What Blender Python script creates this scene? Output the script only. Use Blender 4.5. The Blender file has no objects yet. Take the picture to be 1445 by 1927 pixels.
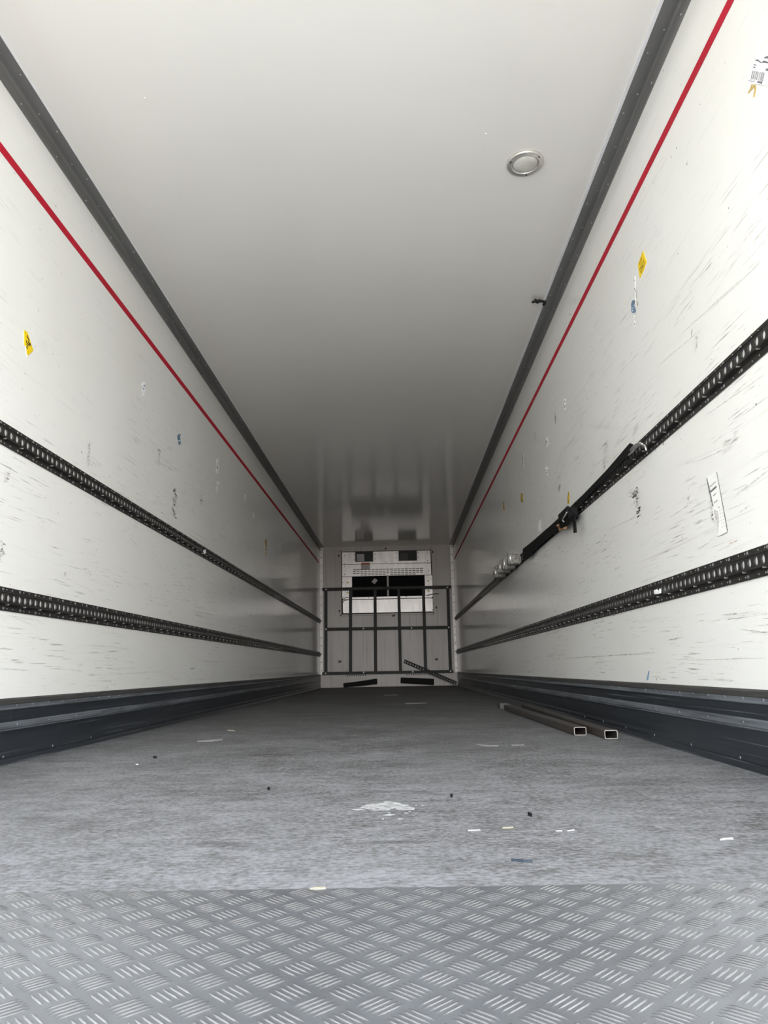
import bpy, math, random
from mathutils import Vector, Matrix
random.seed(7)
sc = bpy.context.scene
COL = sc.collection
PI = math.pi
# ------------------------------------------------------------------ size of the load space (metres)
WID, HEI, DEP = 2.46, 2.542, 13.23      # inner width, height, distance of front wall
HW = WID / 2
Y0 = -1.30                               # rear door opening
# ------------------------------------------------------------------ camera
FPX, PIT, YAW, ROL = 1357.27, 0.2142, 0.0177, -0.0197
CAM = Vector((0.2043, 0.0, 0.310))
IW, IH = 1445.0, 1927.0
def cam_axes():
    cy, sy, cp, sp, cr, sr = math.cos(YAW), math.sin(YAW), math.cos(PIT), math.sin(PIT), math.cos(ROL), math.sin(ROL)
    f = Vector((-sy * cp, cy * cp, sp)); r = Vector((cy, sy, 0)); u = r.cross(f)
    return cr * r + sr * u, -sr * r + cr * u, f
AX_R, AX_U, AX_F = cam_axes()
cd = bpy.data.cameras.new('camera'); cam = bpy.data.objects.new('camera', cd); COL.objects.link(cam)
cd.sensor_fit = 'VERTICAL'; cd.sensor_height = 36.0; cd.lens = FPX / IH * 36.0
cd.clip_start = 0.02; cd.clip_end = 200
m = Matrix((AX_R, AX_U, -AX_F)).transposed().to_4x4(); m.translation = CAM
cam.matrix_world = m
sc.camera = cam
# ------------------------------------------------------------------ light: daylight through the open rear doors
EXPOSURE = 0.0
SKY = 27.5
sc.view_settings.view_transform = 'Standard'; sc.view_settings.look = 'None'
sc.view_settings.gamma = 1.0; sc.view_settings.use_curve_mapping = False
sc.view_settings.exposure = EXPOSURE
w = bpy.data.worlds.new('world'); sc.world = w; w.use_nodes = True
nt = w.node_tree; nt.nodes.clear()
out = nt.nodes.new('ShaderNodeOutputWorld'); bg = nt.nodes.new('ShaderNodeBackground')
tc = nt.nodes.new('ShaderNodeTexCoord'); sx = nt.nodes.new('ShaderNodeSeparateXYZ'); rp = nt.nodes.new('ShaderNodeValToRGB')
mr = nt.nodes.new('ShaderNodeMapRange'); mr.inputs['From Min'].default_value = -1; mr.inputs['From Max'].default_value = 1
nt.links.new(tc.outputs['Generated'], sx.inputs[0]); nt.links.new(sx.outputs['Z'], mr.inputs['Value'])
nt.links.new(mr.outputs[0], rp.inputs[0]); my = nt.nodes.new('ShaderNodeMapRange'); my.inputs['From Min'].default_value = -1; my.inputs['From Max'].default_value = 1
my.inputs['To Min'].default_value = 0.50; my.inputs['To Max'].default_value = 1.50; nt.links.new(sx.outputs['X'], my.inputs['Value'])   # added skew: sky dimmer on the left, brighter right, to even the walls
vm = nt.nodes.new('ShaderNodeVectorMath'); vm.operation = 'SCALE'; nt.links.new(rp.outputs[0], vm.inputs[0]); nt.links.new(my.outputs[0], vm.inputs['Scale'])
nt.links.new(vm.outputs[0], bg.inputs[0]); nt.links.new(bg.outputs[0], out.inputs[0])
e = rp.color_ramp.elements
for k, (p, c) in enumerate(((0.0, (0.27, 0.26, 0.245)), (0.42, (0.42, 0.41, 0.385)), (0.495, (0.62, 0.60, 0.56)),      # sunlit yard
                            (0.505, (1.55, 1.56, 1.56)), (0.60, (1.30, 1.34, 1.38)), (0.70, (0.85, 0.92, 1.0)), (1.0, (0.50, 0.62, 0.80)))):  # hazy horizon to sky overhead
    q = e[k] if k < 2 else e.new(p)
    q.position = p; q.color = (*[x / 1.6 for x in c], 1)
bg.inputs['Strength'].default_value = SKY
pl = bpy.data.lights.new('door_daylight', 'AREA'); pl.shape = 'RECTANGLE'; pl.size = WID; pl.size_y = HEI
po = bpy.data.objects.new('door_daylight', pl); COL.objects.link(po)
po.location = (0, Y0, HEI / 2); po.rotation_euler = (PI / 2, 0, 0); pl.cycles.is_portal = True
cy = sc.cycles
cy.max_bounces = 20; cy.diffuse_bounces = 14; cy.glossy_bounces = 10; cy.use_denoising = True
cy.sample_clamp_indirect = 20
# ------------------------------------------------------------------ pixel -> place
def ray(u, v): return (u - 722.5) / FPX * AX_R - (v - 963.5) / FPX * AX_U + AX_F
def on(u, v, axis, val):
    d = ray(u, v); t = (val - CAM[axis]) / d[axis]; return CAM + t * d
def onwall(s, u, v, d=0.0): return on(u, v, 0, s * (HW - d))
def onfront(u, v, d=0.0): return on(u, v, 1, DEP - d)
def onfloor(u, v, h=0.0): return on(u, v, 2, h)
def onceil(u, v, d=0.0): return on(u, v, 2, HEI - d)
# ------------------------------------------------------------------ materials
def nodes(name):
    mt = bpy.data.materials.new(name); mt.use_nodes = True
    return mt, mt.node_tree, mt.node_tree.nodes['Principled BSDF']
class NB:
    def __init__(s, t): s.t = t
    def n(s, kind, **kw):
        x = s.t.nodes.new(kind)
        for k, v in kw.items():
            if k in x.inputs: x.inputs[k].default_value = v
            else: setattr(x, k, v)
        return x
    def l(s, a, b): s.t.links.new(a, b)
    def pos(s, sx=1, sy=1, sz=1, rot=(0, 0, 0), obj=False):
        src = s.n('ShaderNodeTexCoord').outputs['Object'] if obj else s.n('ShaderNodeNewGeometry').outputs['Position']
        mp = s.n('ShaderNodeMapping'); mp.inputs['Scale'].default_value = (sx, sy, sz); mp.inputs['Rotation'].default_value = rot
        s.l(src, mp.inputs[0]); return mp.outputs[0]
    def noise(s, vec, scale=1.0, detail=3.0, rough=0.55):
        x = s.n('ShaderNodeTexNoise'); x.inputs['Scale'].default_value = scale; x.inputs['Detail'].default_value = detail
        x.inputs['Roughness'].default_value = rough; s.l(vec, x.inputs['Vector']); return x.outputs['Fac']
    def step(s, v, a, b, lo=0.0, hi=1.0):
        x = s.n('ShaderNodeMapRange'); x.interpolation_type = 'SMOOTHSTEP'
        for k, q in (('From Min', a), ('From Max', b), ('To Min', lo), ('To Max', hi)): x.inputs[k].default_value = q
        s.l(v, x.inputs['Value']); return x.outputs[0]
    def math(s, op, a, b):
        x = s.n('ShaderNodeMath', operation=op)
        for i, q in enumerate((a, b)):
            if isinstance(q, (int, float)): x.inputs[i].default_value = q
            else: s.l(q, x.inputs[i])
        return x.outputs[0]
    def mix(s, f, a, b):
        x = s.n('ShaderNodeMix', data_type='RGBA')
        for i, q in ((0, f), (6, a), (7, b)):
            if isinstance(q, (int, float)): x.inputs[i].default_value = q
            elif isinstance(q, tuple): x.inputs[i].default_value = (*q, 1)
            else: s.l(q, x.inputs[i])
        return x.outputs[2]
def pm(name, base, rough=0.5, metal=0.0, vary=0.25, scale=6.0, stretch=(1, 1, 1), second=None, bump=0.0, spec=0.5, obj=False):
    mt, t, p = nodes(name); b = NB(t)
    f = b.noise(b.pos(*stretch, obj=obj), scale, 4)
    sec = second or tuple(c * (1 - vary) for c in base)
    c = b.mix(b.step(f, 0.35, 0.68), base, sec); b.l(c, p.inputs['Base Color'])
    p.inputs['Roughness'].default_value = rough; p.inputs['Metallic'].default_value = metal
    p.inputs['Specular IOR Level'].default_value = spec
    if bump:
        bp = b.n('ShaderNodeBump'); bp.inputs['Strength'].default_value = bump; bp.inputs['Distance'].default_value = 0.003
        b.l(b.noise(b.pos(*stretch, obj=obj), scale * 6, 3), bp.inputs['Height']); b.l(bp.outputs[0], p.inputs['Normal'])
    return mt
def wall_material(name, seed, dirt):
    mt, t, p = nodes(name); b = NB(t)
    col = b.mix(b.step(b.noise(b.pos(), 0.7, 2), 0.35, 0.7), (0.815, 0.812, 0.785), (0.785, 0.775, 0.735))
    sep = b.n('ShaderNodeSeparateXYZ'); b.l(b.n('ShaderNodeNewGeometry').outputs['Position'], sep.inputs[0])
    low = b.step(sep.outputs['Z'], 2.3, 1.2, 0.25, 1.0)                # pallets rub the lower part of the wall
    streak = b.step(b.noise(b.pos(1, 0.9, 55), 1.0, 5, 0.65), 0.56, 0.72)
    m1 = b.step(b.noise(b.pos(1, 1.1, 2.4, rot=(seed, 0, 0)), 1.0, 3), 0.44, 0.66)
    col = b.mix(b.math('MULTIPLY', b.math('MULTIPLY', streak, m1), b.math('MULTIPLY', low, 0.75 * dirt)), col, (0.44, 0.42, 0.38))
    fine = b.step(b.noise(b.pos(1, 5, 170, rot=(0.05, 0, 0)), 1.0, 4, 0.6), 0.585, 0.70)
    m2 = b.step(b.noise(b.pos(1, 2.0, 5, rot=(seed + 1, 0, 0)), 1.0, 3), 0.42, 0.60)
    col = b.mix(b.math('MULTIPLY', b.math('MULTIPLY', fine, m2), b.math('MULTIPLY', low, 0.85 * dirt)), col, (0.24, 0.225, 0.20))
    fine2 = b.step(b.noise(b.pos(1, 6, 130, rot=(0.35, 0, 0)), 1.0, 4, 0.6), 0.64, 0.72)
    m3 = b.step(b.noise(b.pos(1, 1.4, 1.6, rot=(seed + 2, 0, 0)), 1.0, 3), 0.52, 0.66)
    col = b.mix(b.math('MULTIPLY', b.math('MULTIPLY', fine2, m3), 0.6 * dirt), col, (0.25, 0.24, 0.21))
    spots = b.step(b.noise(b.pos(), 34.0, 2), 0.735, 0.775)
    col = b.mix(b.math('MULTIPLY', spots, 0.8 * dirt), col, (0.15, 0.14, 0.12))
    b.l(col, p.inputs['Base Color'])
    p.inputs['Roughness'].default_value = 0.15; p.inputs['Specular IOR Level'].default_value = 0.5
    bp = b.n('ShaderNodeBump'); bp.inputs['Strength'].default_value = 0.03; bp.inputs['Distance'].default_value = 0.001
    b.l(b.noise(b.pos(1, 60, 140), 1.0, 2), bp.inputs['Height']); b.l(bp.outputs[0], p.inputs['Normal'])
    return mt
def floor_material():
    mt, t, p = nodes('worn phenolic floor'); b = NB(t)
    col = b.mix(b.step(b.noise(b.pos(1.1, 0.5, 1), 1.0, 4), 0.35, 0.68), (0.080, 0.079, 0.077), (0.055, 0.054, 0.052))
    sep = b.n('ShaderNodeSeparateXYZ'); b.l(b.n('ShaderNodeNewGeometry').outputs['Position'], sep.inputs[0])
    near = b.step(sep.outputs['Y'], 5.6, 1.0, 0.0, 0.085)               # doorway wear, spread wider to paint in the brighter daylight there
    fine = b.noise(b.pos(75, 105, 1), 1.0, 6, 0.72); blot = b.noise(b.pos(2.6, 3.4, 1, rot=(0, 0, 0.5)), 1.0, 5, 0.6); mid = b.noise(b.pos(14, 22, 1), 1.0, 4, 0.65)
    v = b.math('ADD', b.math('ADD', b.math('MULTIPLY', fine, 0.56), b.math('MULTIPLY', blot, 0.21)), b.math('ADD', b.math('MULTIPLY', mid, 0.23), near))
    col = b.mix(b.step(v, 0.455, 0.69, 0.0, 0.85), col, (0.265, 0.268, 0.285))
    drag = b.step(b.noise(b.pos(2.2, 11, 1), 1.0, 5), 0.58, 0.74)
    col = b.mix(b.math('MULTIPLY', drag, 0.45), col, (0.035, 0.034, 0.033))
    spk = b.step(b.noise(b.pos(60, 130, 1), 1.0, 2), 0.74, 0.79)
    col = b.mix(b.math('MULTIPLY', spk, 0.7), col, (0.6, 0.6, 0.6))
    b.l(col, p.inputs['Base Color'])
    p.inputs['Roughness'].default_value = 0.62; p.inputs['Specular IOR Level'].default_value = 0.35
    bp = b.n('ShaderNodeBump'); bp.inputs['Strength'].default_value = 0.35; bp.inputs['Distance'].default_value = 0.002
    b.l(b.noise(b.pos(110, 160, 1), 1.0, 4), bp.inputs['Height']); b.l(bp.outputs[0], p.inputs['Normal'])
    return mt
def front_material():
    mt, t, p = nodes('stained front panel'); b = NB(t)
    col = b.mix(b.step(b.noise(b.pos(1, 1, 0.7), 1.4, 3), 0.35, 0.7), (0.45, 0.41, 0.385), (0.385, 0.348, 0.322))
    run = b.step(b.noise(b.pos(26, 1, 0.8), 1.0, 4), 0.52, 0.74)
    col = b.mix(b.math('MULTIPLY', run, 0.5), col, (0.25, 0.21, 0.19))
    b.l(col, p.inputs['Base Color']); p.inputs['Roughness'].default_value = 0.36; p.inputs['Specular IOR Level'].default_value = 0.25
    return mt
def kick_material():
    mt, t, p = nodes('scuffed blue grey kick plate'); b = NB(t)
    col = b.mix(b.step(b.noise(b.pos(1, 0.5, 6), 1.5, 4), 0.35, 0.7), (0.024, 0.028, 0.033), (0.015, 0.018, 0.022))
    sc1 = b.step(b.noise(b.pos(1, 0.9, 150), 1.0, 5, 0.65), 0.57, 0.74)
    col = b.mix(b.math('MULTIPLY', sc1, 0.7), col, (0.20, 0.215, 0.24))
    sc2 = b.step(b.noise(b.pos(1, 55, 7, rot=(0.5, 0, 0)), 1.0, 3), 0.70, 0.76)
    col = b.mix(b.math('MULTIPLY', sc2, 0.45), col, (0.22, 0.23, 0.25))
    b.l(col, p.inputs['Base Color']); p.inputs['Roughness'].default_value = 0.33; p.inputs['Specular IOR Level'].default_value = 0.3
    return mt
M = {}
M['wall_l'] = wall_material('white wall panel left', 0.3, 0.8)
M['wall_r'] = wall_material('white wall panel right', 1.7, 1.0)
M['ceil'] = pm('white ceiling panel', (0.80, 0.785, 0.745), 0.13, 0, 0.03, 0.8)
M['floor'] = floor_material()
M['front'] = front_material()
M['kick'] = kick_material()
M['kicklip'] = pm('worn kick plate ridge', (0.17, 0.185, 0.205), 0.38, 0.3, 0.5, 3, (1, 1, 20))
M['lipgrey'] = pm('grey kick plate top edge', (0.075, 0.073, 0.07), 0.45, 0.2, 0.35, 4, (1, 1, 20))
M['cove'] = pm('grey coving', (0.185, 0.182, 0.178), 0.35, 0.1, 0.2, 2, (1, 0.5, 8))
M['pvc'] = pm('white edge strip', (0.80, 0.80, 0.82), 0.3, 0, 0.06)
M['red'] = pm('red stripe', (0.47, 0.004, 0.024), 0.5, 0, 0.12, 3, spec=0.15)
M['rail'] = pm('dark lashing rail', (0.048, 0.045, 0.042), 0.38, 0.5, 0.35, 5, (1, 2, 20))
M['railback'] = pm('pale rail back', (0.78, 0.78, 0.76), 0.35, 0.2, 0.15, 20)
M['alu'] = pm('bare aluminium', (0.72, 0.71, 0.69), 0.32, 0.9, 0.2, 12)
M['screwhead'] = pm('dull screw head', (0.28, 0.27, 0.255), 0.4, 0.6, 0.2, 12)
M['alu_dull'] = pm('dull white aluminium', (0.84, 0.785, 0.75), 0.4, 0.05, 0.15, 8)
M['steel'] = pm('worn zinc fitting', (0.24, 0.225, 0.205), 0.55, 0.35, 0.6, 40, bump=0.4)
M['frame'] = pm('grey painted steel', (0.040, 0.040, 0.038), 0.6, 0.0, 0.3, 4, spec=0.2)
M['unit'] = pm('unit white panel', (0.80, 0.735, 0.70), 0.28, 0.05, 0.15, 4, (3, 1, 0.6), spec=0.45)
M['black'] = pm('black', (0.008, 0.008, 0.008), 0.6, 0, 0.3)
M['rubber'] = pm('black rubber', (0.006, 0.006, 0.006), 0.75, 0, 0.3, 20, spec=0.2)
M['web'] = pm('black webbing', (0.006, 0.006, 0.006), 0.8, 0, 0.4, 60, spec=0.2, bump=0.3)
M['coil'] = pm('dark coil fins', (0.004, 0.004, 0.004), 0.7, 0.0, 0.4, 8, (60, 1, 1), spec=0.1)
M['duct'] = pm('dark duct', (0.05, 0.048, 0.045), 0.6, 0, 0.3)
M['orange'] = pm('orange label', (0.42, 0.10, 0.04), 0.5, 0, 0.15)
M['labelgrey'] = pm('grey label', (0.42, 0.39, 0.38), 0.5, 0, 0.2, 40)
M['yellow'] = pm('yellow sticker', (0.90, 0.62, 0.0), 0.45, 0, 0.08, 9)
M['yellowold'] = pm('dirty yellow sticker', (0.52, 0.36, 0.01), 0.5, 0, 0.3, 60)
M['ink'] = pm('black ink', (0.02, 0.014, 0.01), 0.6, 0, 0.2)
M['paper'] = pm('white paper', (0.86, 0.86, 0.86), 0.6, 0, 0.06, 20)
M['bluetint'] = pm('blue tint print', (0.20, 0.32, 0.45), 0.6, 0, 0.5, 60)
M['print'] = pm('grey print', (0.19, 0.18, 0.20), 0.6, 0, 0.3, 60)
M['string'] = pm('straw yellow tape', (0.62, 0.45, 0.16), 0.6, 0, 0.4, 60)
M['card'] = pm('brown cardboard', (0.36, 0.19, 0.095), 0.8, 0, 0.25, 25)
def ragged(name, dark, lo, hi, sc, pale=(0.80, 0.79, 0.745), sx=1):
    mt, t, p = nodes(name); b = NB(t)
    c = b.mix(b.step(b.noise(b.pos(sx, *sc), 1.0, 4, 0.7), lo, hi), pale, dark)
    b.l(c, p.inputs['Base Color']); p.inputs['Roughness'].default_value = 0.4; return mt
M['scuffgrey'] = ragged('grey scuff', (0.46, 0.45, 0.41), 0.36, 0.6, (40, 300))
M['scuffdark'] = ragged('dark scuff', (0.21, 0.20, 0.175), 0.42, 0.62, (60, 260))
M['gum'] = ragged('sticker glue residue', (0.32, 0.295, 0.25), 0.38, 0.6, (160, 160))
M['rust'] = ragged('rusty scrape', (0.42, 0.20, 0.15), 0.4, 0.6, (60, 260))
M['oldpaper'] = pm('yellowed label paper', (0.83, 0.825, 0.79), 0.5, 0, 0.05, 20)
M['fadedink'] = ragged('faded ink', (0.15, 0.15, 0.15), 0.2, 0.5, (200, 300))
M['tube'] = pm('dark mill scale steel', (0.042, 0.039, 0.036), 0.5, 0.1, 0.35, 4, (1, 0.4, 1), second=(0.044, 0.034, 0.029))
M['tubeend'] = pm('cut steel end', (0.30, 0.27, 0.245), 0.4, 0.4, 0.3, 60)
M['tape'] = pm('pale tape', (0.36, 0.355, 0.34), 0.5, 0, 0.2, 30)
M['tread'] = pm('aluminium tread plate', (0.395, 0.41, 0.44), 0.34, 0.8, 0.22, 3.5, bump=0.05)
M['treadbar'] = pm('polished tread bars', (0.54, 0.55, 0.58), 0.24, 0.9, 0.12, 30)
M['lens'] = pm('cloudy lamp lens', (0.62, 0.61, 0.56), 0.25, 0, 0.25, 14, obj=True)
M['bezel'] = pm('brushed lamp bezel', (0.70, 0.68, 0.64), 0.28, 0.6, 0.12, 20, obj=True)
M['stain'] = ragged('white paint splash', (0.13, 0.13, 0.13), 0.46, 0.60, (110, 90), (0.52, 0.525, 0.53), 60)
M['litter'] = pm('dusty paper', (0.55, 0.55, 0.55), 0.7, 0, 0.2, 40)
M['wood'] = pm('pale wood sliver', (0.46, 0.41, 0.30), 0.7, 0, 0.2, 40)
M['bluethread'] = pm('blue strand', (0.008, 0.018, 0.034), 0.6, 0, 0.2)
M['warn'] = pm('warning yellow', (0.55, 0.40, 0.04), 0.5, 0, 0.15)
# ------------------------------------------------------------------ mesh builder
class MB:
    def __init__(s): s.v = []; s.f = []; s.mi = []; s.sm = []
    def add(s, vs, fs, mi=0, smooth=False):
        o = len(s.v); s.v += [tuple(x) for x in vs]
        for f in fs: s.f.append([o + i for i in f]); s.mi.append(mi); s.sm.append(smooth)
        return s
    def box(s, lo, hi, mi=0, mat=None):
        (a, b, c), (d, e, f) = lo, hi
        vs = [(a, b, c), (d, b, c), (d, e, c), (a, e, c), (a, b, f), (d, b, f), (d, e, f), (a, e, f)]
        if mat is not None: vs = [mat @ Vector(x) for x in vs]
        return s.add(vs, [(0, 3, 2, 1), (4, 5, 6, 7), (0, 1, 5, 4), (1, 2, 6, 5), (2, 3, 7, 6), (3, 0, 4, 7)], mi)
    def bbox(s, lo, hi, bev=0.003, mi=0, mat=None):       # box with chamfered edges
        lo = Vector(lo); hi = Vector(hi); vs = []; idx = {}
        for ix in (0, 1):
            for iy in (0, 1):
                for iz in (0, 1):
                    c = Vector((hi.x if ix else lo.x, hi.y if iy else lo.y, hi.z if iz else lo.z))
                    sg = Vector((-1 if ix else 1, -1 if iy else 1, -1 if iz else 1))
                    for ax in range(3):
                        q = c.copy()
                        for k in range(3):
                            if k != ax: q[k] += sg[k] * bev
                        idx[(ix, iy, iz, ax)] = len(vs); vs.append(q)
        fs = []
        for ax in range(3):
            for side in (0, 1):
                o = [k for k in range(3) if k != ax]; ring = []
                for (p, q) in ((0, 0), (1, 0), (1, 1), (0, 1)):
                    key = [0, 0, 0]; key[ax] = side; key[o[0]] = p; key[o[1]] = q; ring.append(idx[(*key, ax)])
                fs.append(ring)
        for ax in range(3):
            o = [k for k in range(3) if k != ax]
            for p in (0, 1):
                for q in (0, 1):
                    k0 = [0, 0, 0]; k0[o[0]] = p; k0[o[1]] = q; k1 = list(k0); k1[ax] = 1
                    fs.append([idx[(*k0, o[0])], idx[(*k0, o[1])], idx[(*k1, o[1])], idx[(*k1, o[0])]])
        for ix in (0, 1):
            for iy in (0, 1):
                for iz in (0, 1): fs.append([idx[(ix, iy, iz, k)] for k in range(3)])
        if mat is not None: vs = [mat @ x for x in vs]
        return s.add(vs, fs, mi)
    def prism(s, poly, off, mi=0):                         # polygon (3-D points) pushed along off
        n = len(poly); poly = [Vector(p) for p in poly]; off = Vector(off)
        return s.add(poly + [p + off for p in poly],
                     [list(range(n))[::-1], list(range(n, 2 * n))] + [(i, (i + 1) % n, n + (i + 1) % n, n + i) for i in range(n)], mi)
    def tube(s, path, r, n=8, mi=0, smooth=True, cap=True):
        path = [Vector(p) for p in path]; vs = []; fs = []
        rr = r if isinstance(r, (list, tuple)) else [r] * len(path)
        for i, p in enumerate(path):
            d = (path[min(i + 1, len(path) - 1)] - path[max(i - 1, 0)]).normalized()
            a = d.orthogonal().normalized() if i == 0 else (pa - d * pa.dot(d)).normalized()
            pa = a; b = d.cross(a)
            for k in range(n):
                t = 2 * PI * k / n; vs.append(p + rr[i] * (math.cos(t) * a + math.sin(t) * b))
        for i in range(len(path) - 1):
            for k in range(n): fs.append((i * n + k, i * n + (k + 1) % n, (i + 1) * n + (k + 1) % n, (i + 1) * n + k))
        if cap: fs += [list(range(n))[::-1], list(range((len(path) - 1) * n, len(path) * n))]
        return s.add(vs, fs, mi, smooth)
    def lathe(s, prof, n=40, mi=0, mat=None, smooth=True):  # (r, z) profile round local z
        vs = []; fs = []
        for r, z in prof:
            for k in range(n): vs.append(Vector((r * math.cos(2 * PI * k / n), r * math.sin(2 * PI * k / n), z)))
        for i in range(len(prof) - 1):
            for k in range(n): fs.append((i * n + k, i * n + (k + 1) % n, (i + 1) * n + (k + 1) % n, (i + 1) * n + k))
        fs.append(list(range((len(prof) - 1) * n, len(prof) * n))); fs.append(list(range(n))[::-1])
        if mat is not None: vs = [mat @ x for x in vs]
        return s.add(vs, fs, mi, smooth)
    def extrude(s, prof, ya, yb, side, mi=0, closed=False):  # profile of (depth from wall, z) run along the trailer
        n = len(prof); X = lambda d: side * (HW - d)
        vs = [(X(d), ya, z) for d, z in prof] + [(X(d), yb, z) for d, z in prof]
        rng = range(n if closed else n - 1)
        fs = [(i, (i + 1) % n, n + (i + 1) % n, n + i) for i in rng]
        if closed: fs += [list(range(n))[::-1], list(range(n, 2 * n))]
        return s.add(vs, fs, mi)
    def build(s, name, mats, parent=None):
        me = bpy.data.meshes.new(name); me.from_pydata(s.v, [], s.f)
        for x in (mats if isinstance(mats, (list, tuple)) else [mats]): me.materials.append(M[x])
        me.polygons.foreach_set('material_index', s.mi); me.polygons.foreach_set('use_smooth', s.sm)
        me.update()
        import bmesh
        bm = bmesh.new(); bm.from_mesh(me); bmesh.ops.recalc_face_normals(bm, faces=bm.faces); bm.to_mesh(me); bm.free()
        o = bpy.data.objects.new(name, me); COL.objects.link(o)
        if parent is not None:
            o.parent = parent; o.matrix_parent_inverse = Matrix.Translation(parent.location).inverted()
        return o
    def mesh_only(s, name, mats):
        o = s.build(name + '_source', mats); me = o.data; me.name = name; bpy.data.objects.remove(o); return me
def thing(name, label, cat, loc=(0, 0, 0), group=None):
    o = bpy.data.objects.new(name, None); COL.objects.link(o); o.location = loc; o.empty_display_size = 0.05
    return tag(o, label, cat, group)
def tag(o, label, cat, group=None):
    o['label'] = label; o['category'] = cat
    if group: o['group'] = group
    return o
def structure(o): o['kind'] = 'structure'; return o
def linked(name, me, parent, loc, rot=None):               # another part sharing a mesh
    o = bpy.data.objects.new(name, me); COL.objects.link(o); o.parent = parent
    o.matrix_parent_inverse = Matrix.Translation(parent.location).inverted()
    o.location = loc
    if rot: o.rotation_euler = rot
    return o
NX = lambda s: Vector((-s, 0, 0))                           # wall normal into the load space
# ------------------------------------------------------------------ scuffs on a wall, part of the wall's own mesh
def sliver(mb, s, y, z, ln, wd, ang, mi, d=0.0006):
    n = random.randint(3, 5); top = []; bot = []
    for i in range(n + 1):
        t = i / n - 0.5; k = (1 - (2 * t) ** 2) ** 0.5 if abs(t) < 0.5 else 0
        top.append((t * ln, wd * k * random.uniform(0.3, 1) * 0.5)); bot.append((t * ln, -wd * k * random.uniform(0.3, 1) * 0.5))
    pts = top + bot[::-1][1:-1]; c, q = math.cos(ang), math.sin(ang)
    P = [(s * (HW - d), y + c * a - q * b_, z + q * a + c * b_) for a, b_ in pts]
    mb.add(P, [list(range(len(P)))], mi)
def cluster(mb, s, u, v, wpx, hpx, mi, n=None):             # ragged residue centred on a place of the wall
    a = onwall(s, u - wpx / 2, v - hpx / 2); b_ = onwall(s, u + wpx / 2, v + hpx / 2); c = onwall(s, u, v)
    dy = max(0.008, abs(onwall(s, u + wpx / 2, v).y - onwall(s, u - wpx / 2, v).y)); dz = max(0.015, abs(onwall(s, u, v - hpx / 2).z - onwall(s, u, v + hpx / 2).z))
    for _ in range(n or max(5, int(hpx * 0.8))):
        sliver(mb, s, c.y + random.gauss(0, dy * 0.28), c.z + random.uniform(-0.5, 0.5) * dz,
               min(dy, 0.10) * random.uniform(0.25, 0.8), dz * random.uniform(0.02, 0.10), random.uniform(-0.25, 0.25), mi)
def scratch(mb, s, p, q, wd, mi):
    A = onwall(s, *p); B = onwall(s, *q); n = 10; top = []; bot = []
    for i in range(n + 1):
        t = i / n; P = A.lerp(B, t); k = wd * (0.25 + random.random()) * (math.sin(PI * t) ** 0.5 if 0 < t < 1 else 0.05)
        top.append((P.y, P.z + k / 2)); bot.append((P.y, P.z - k / 2))
    P = [(s * (HW - 0.0006), y, z) for y, z in top + bot[::-1]]
    mb.add(P, [list(range(len(P)))], mi)
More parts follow.
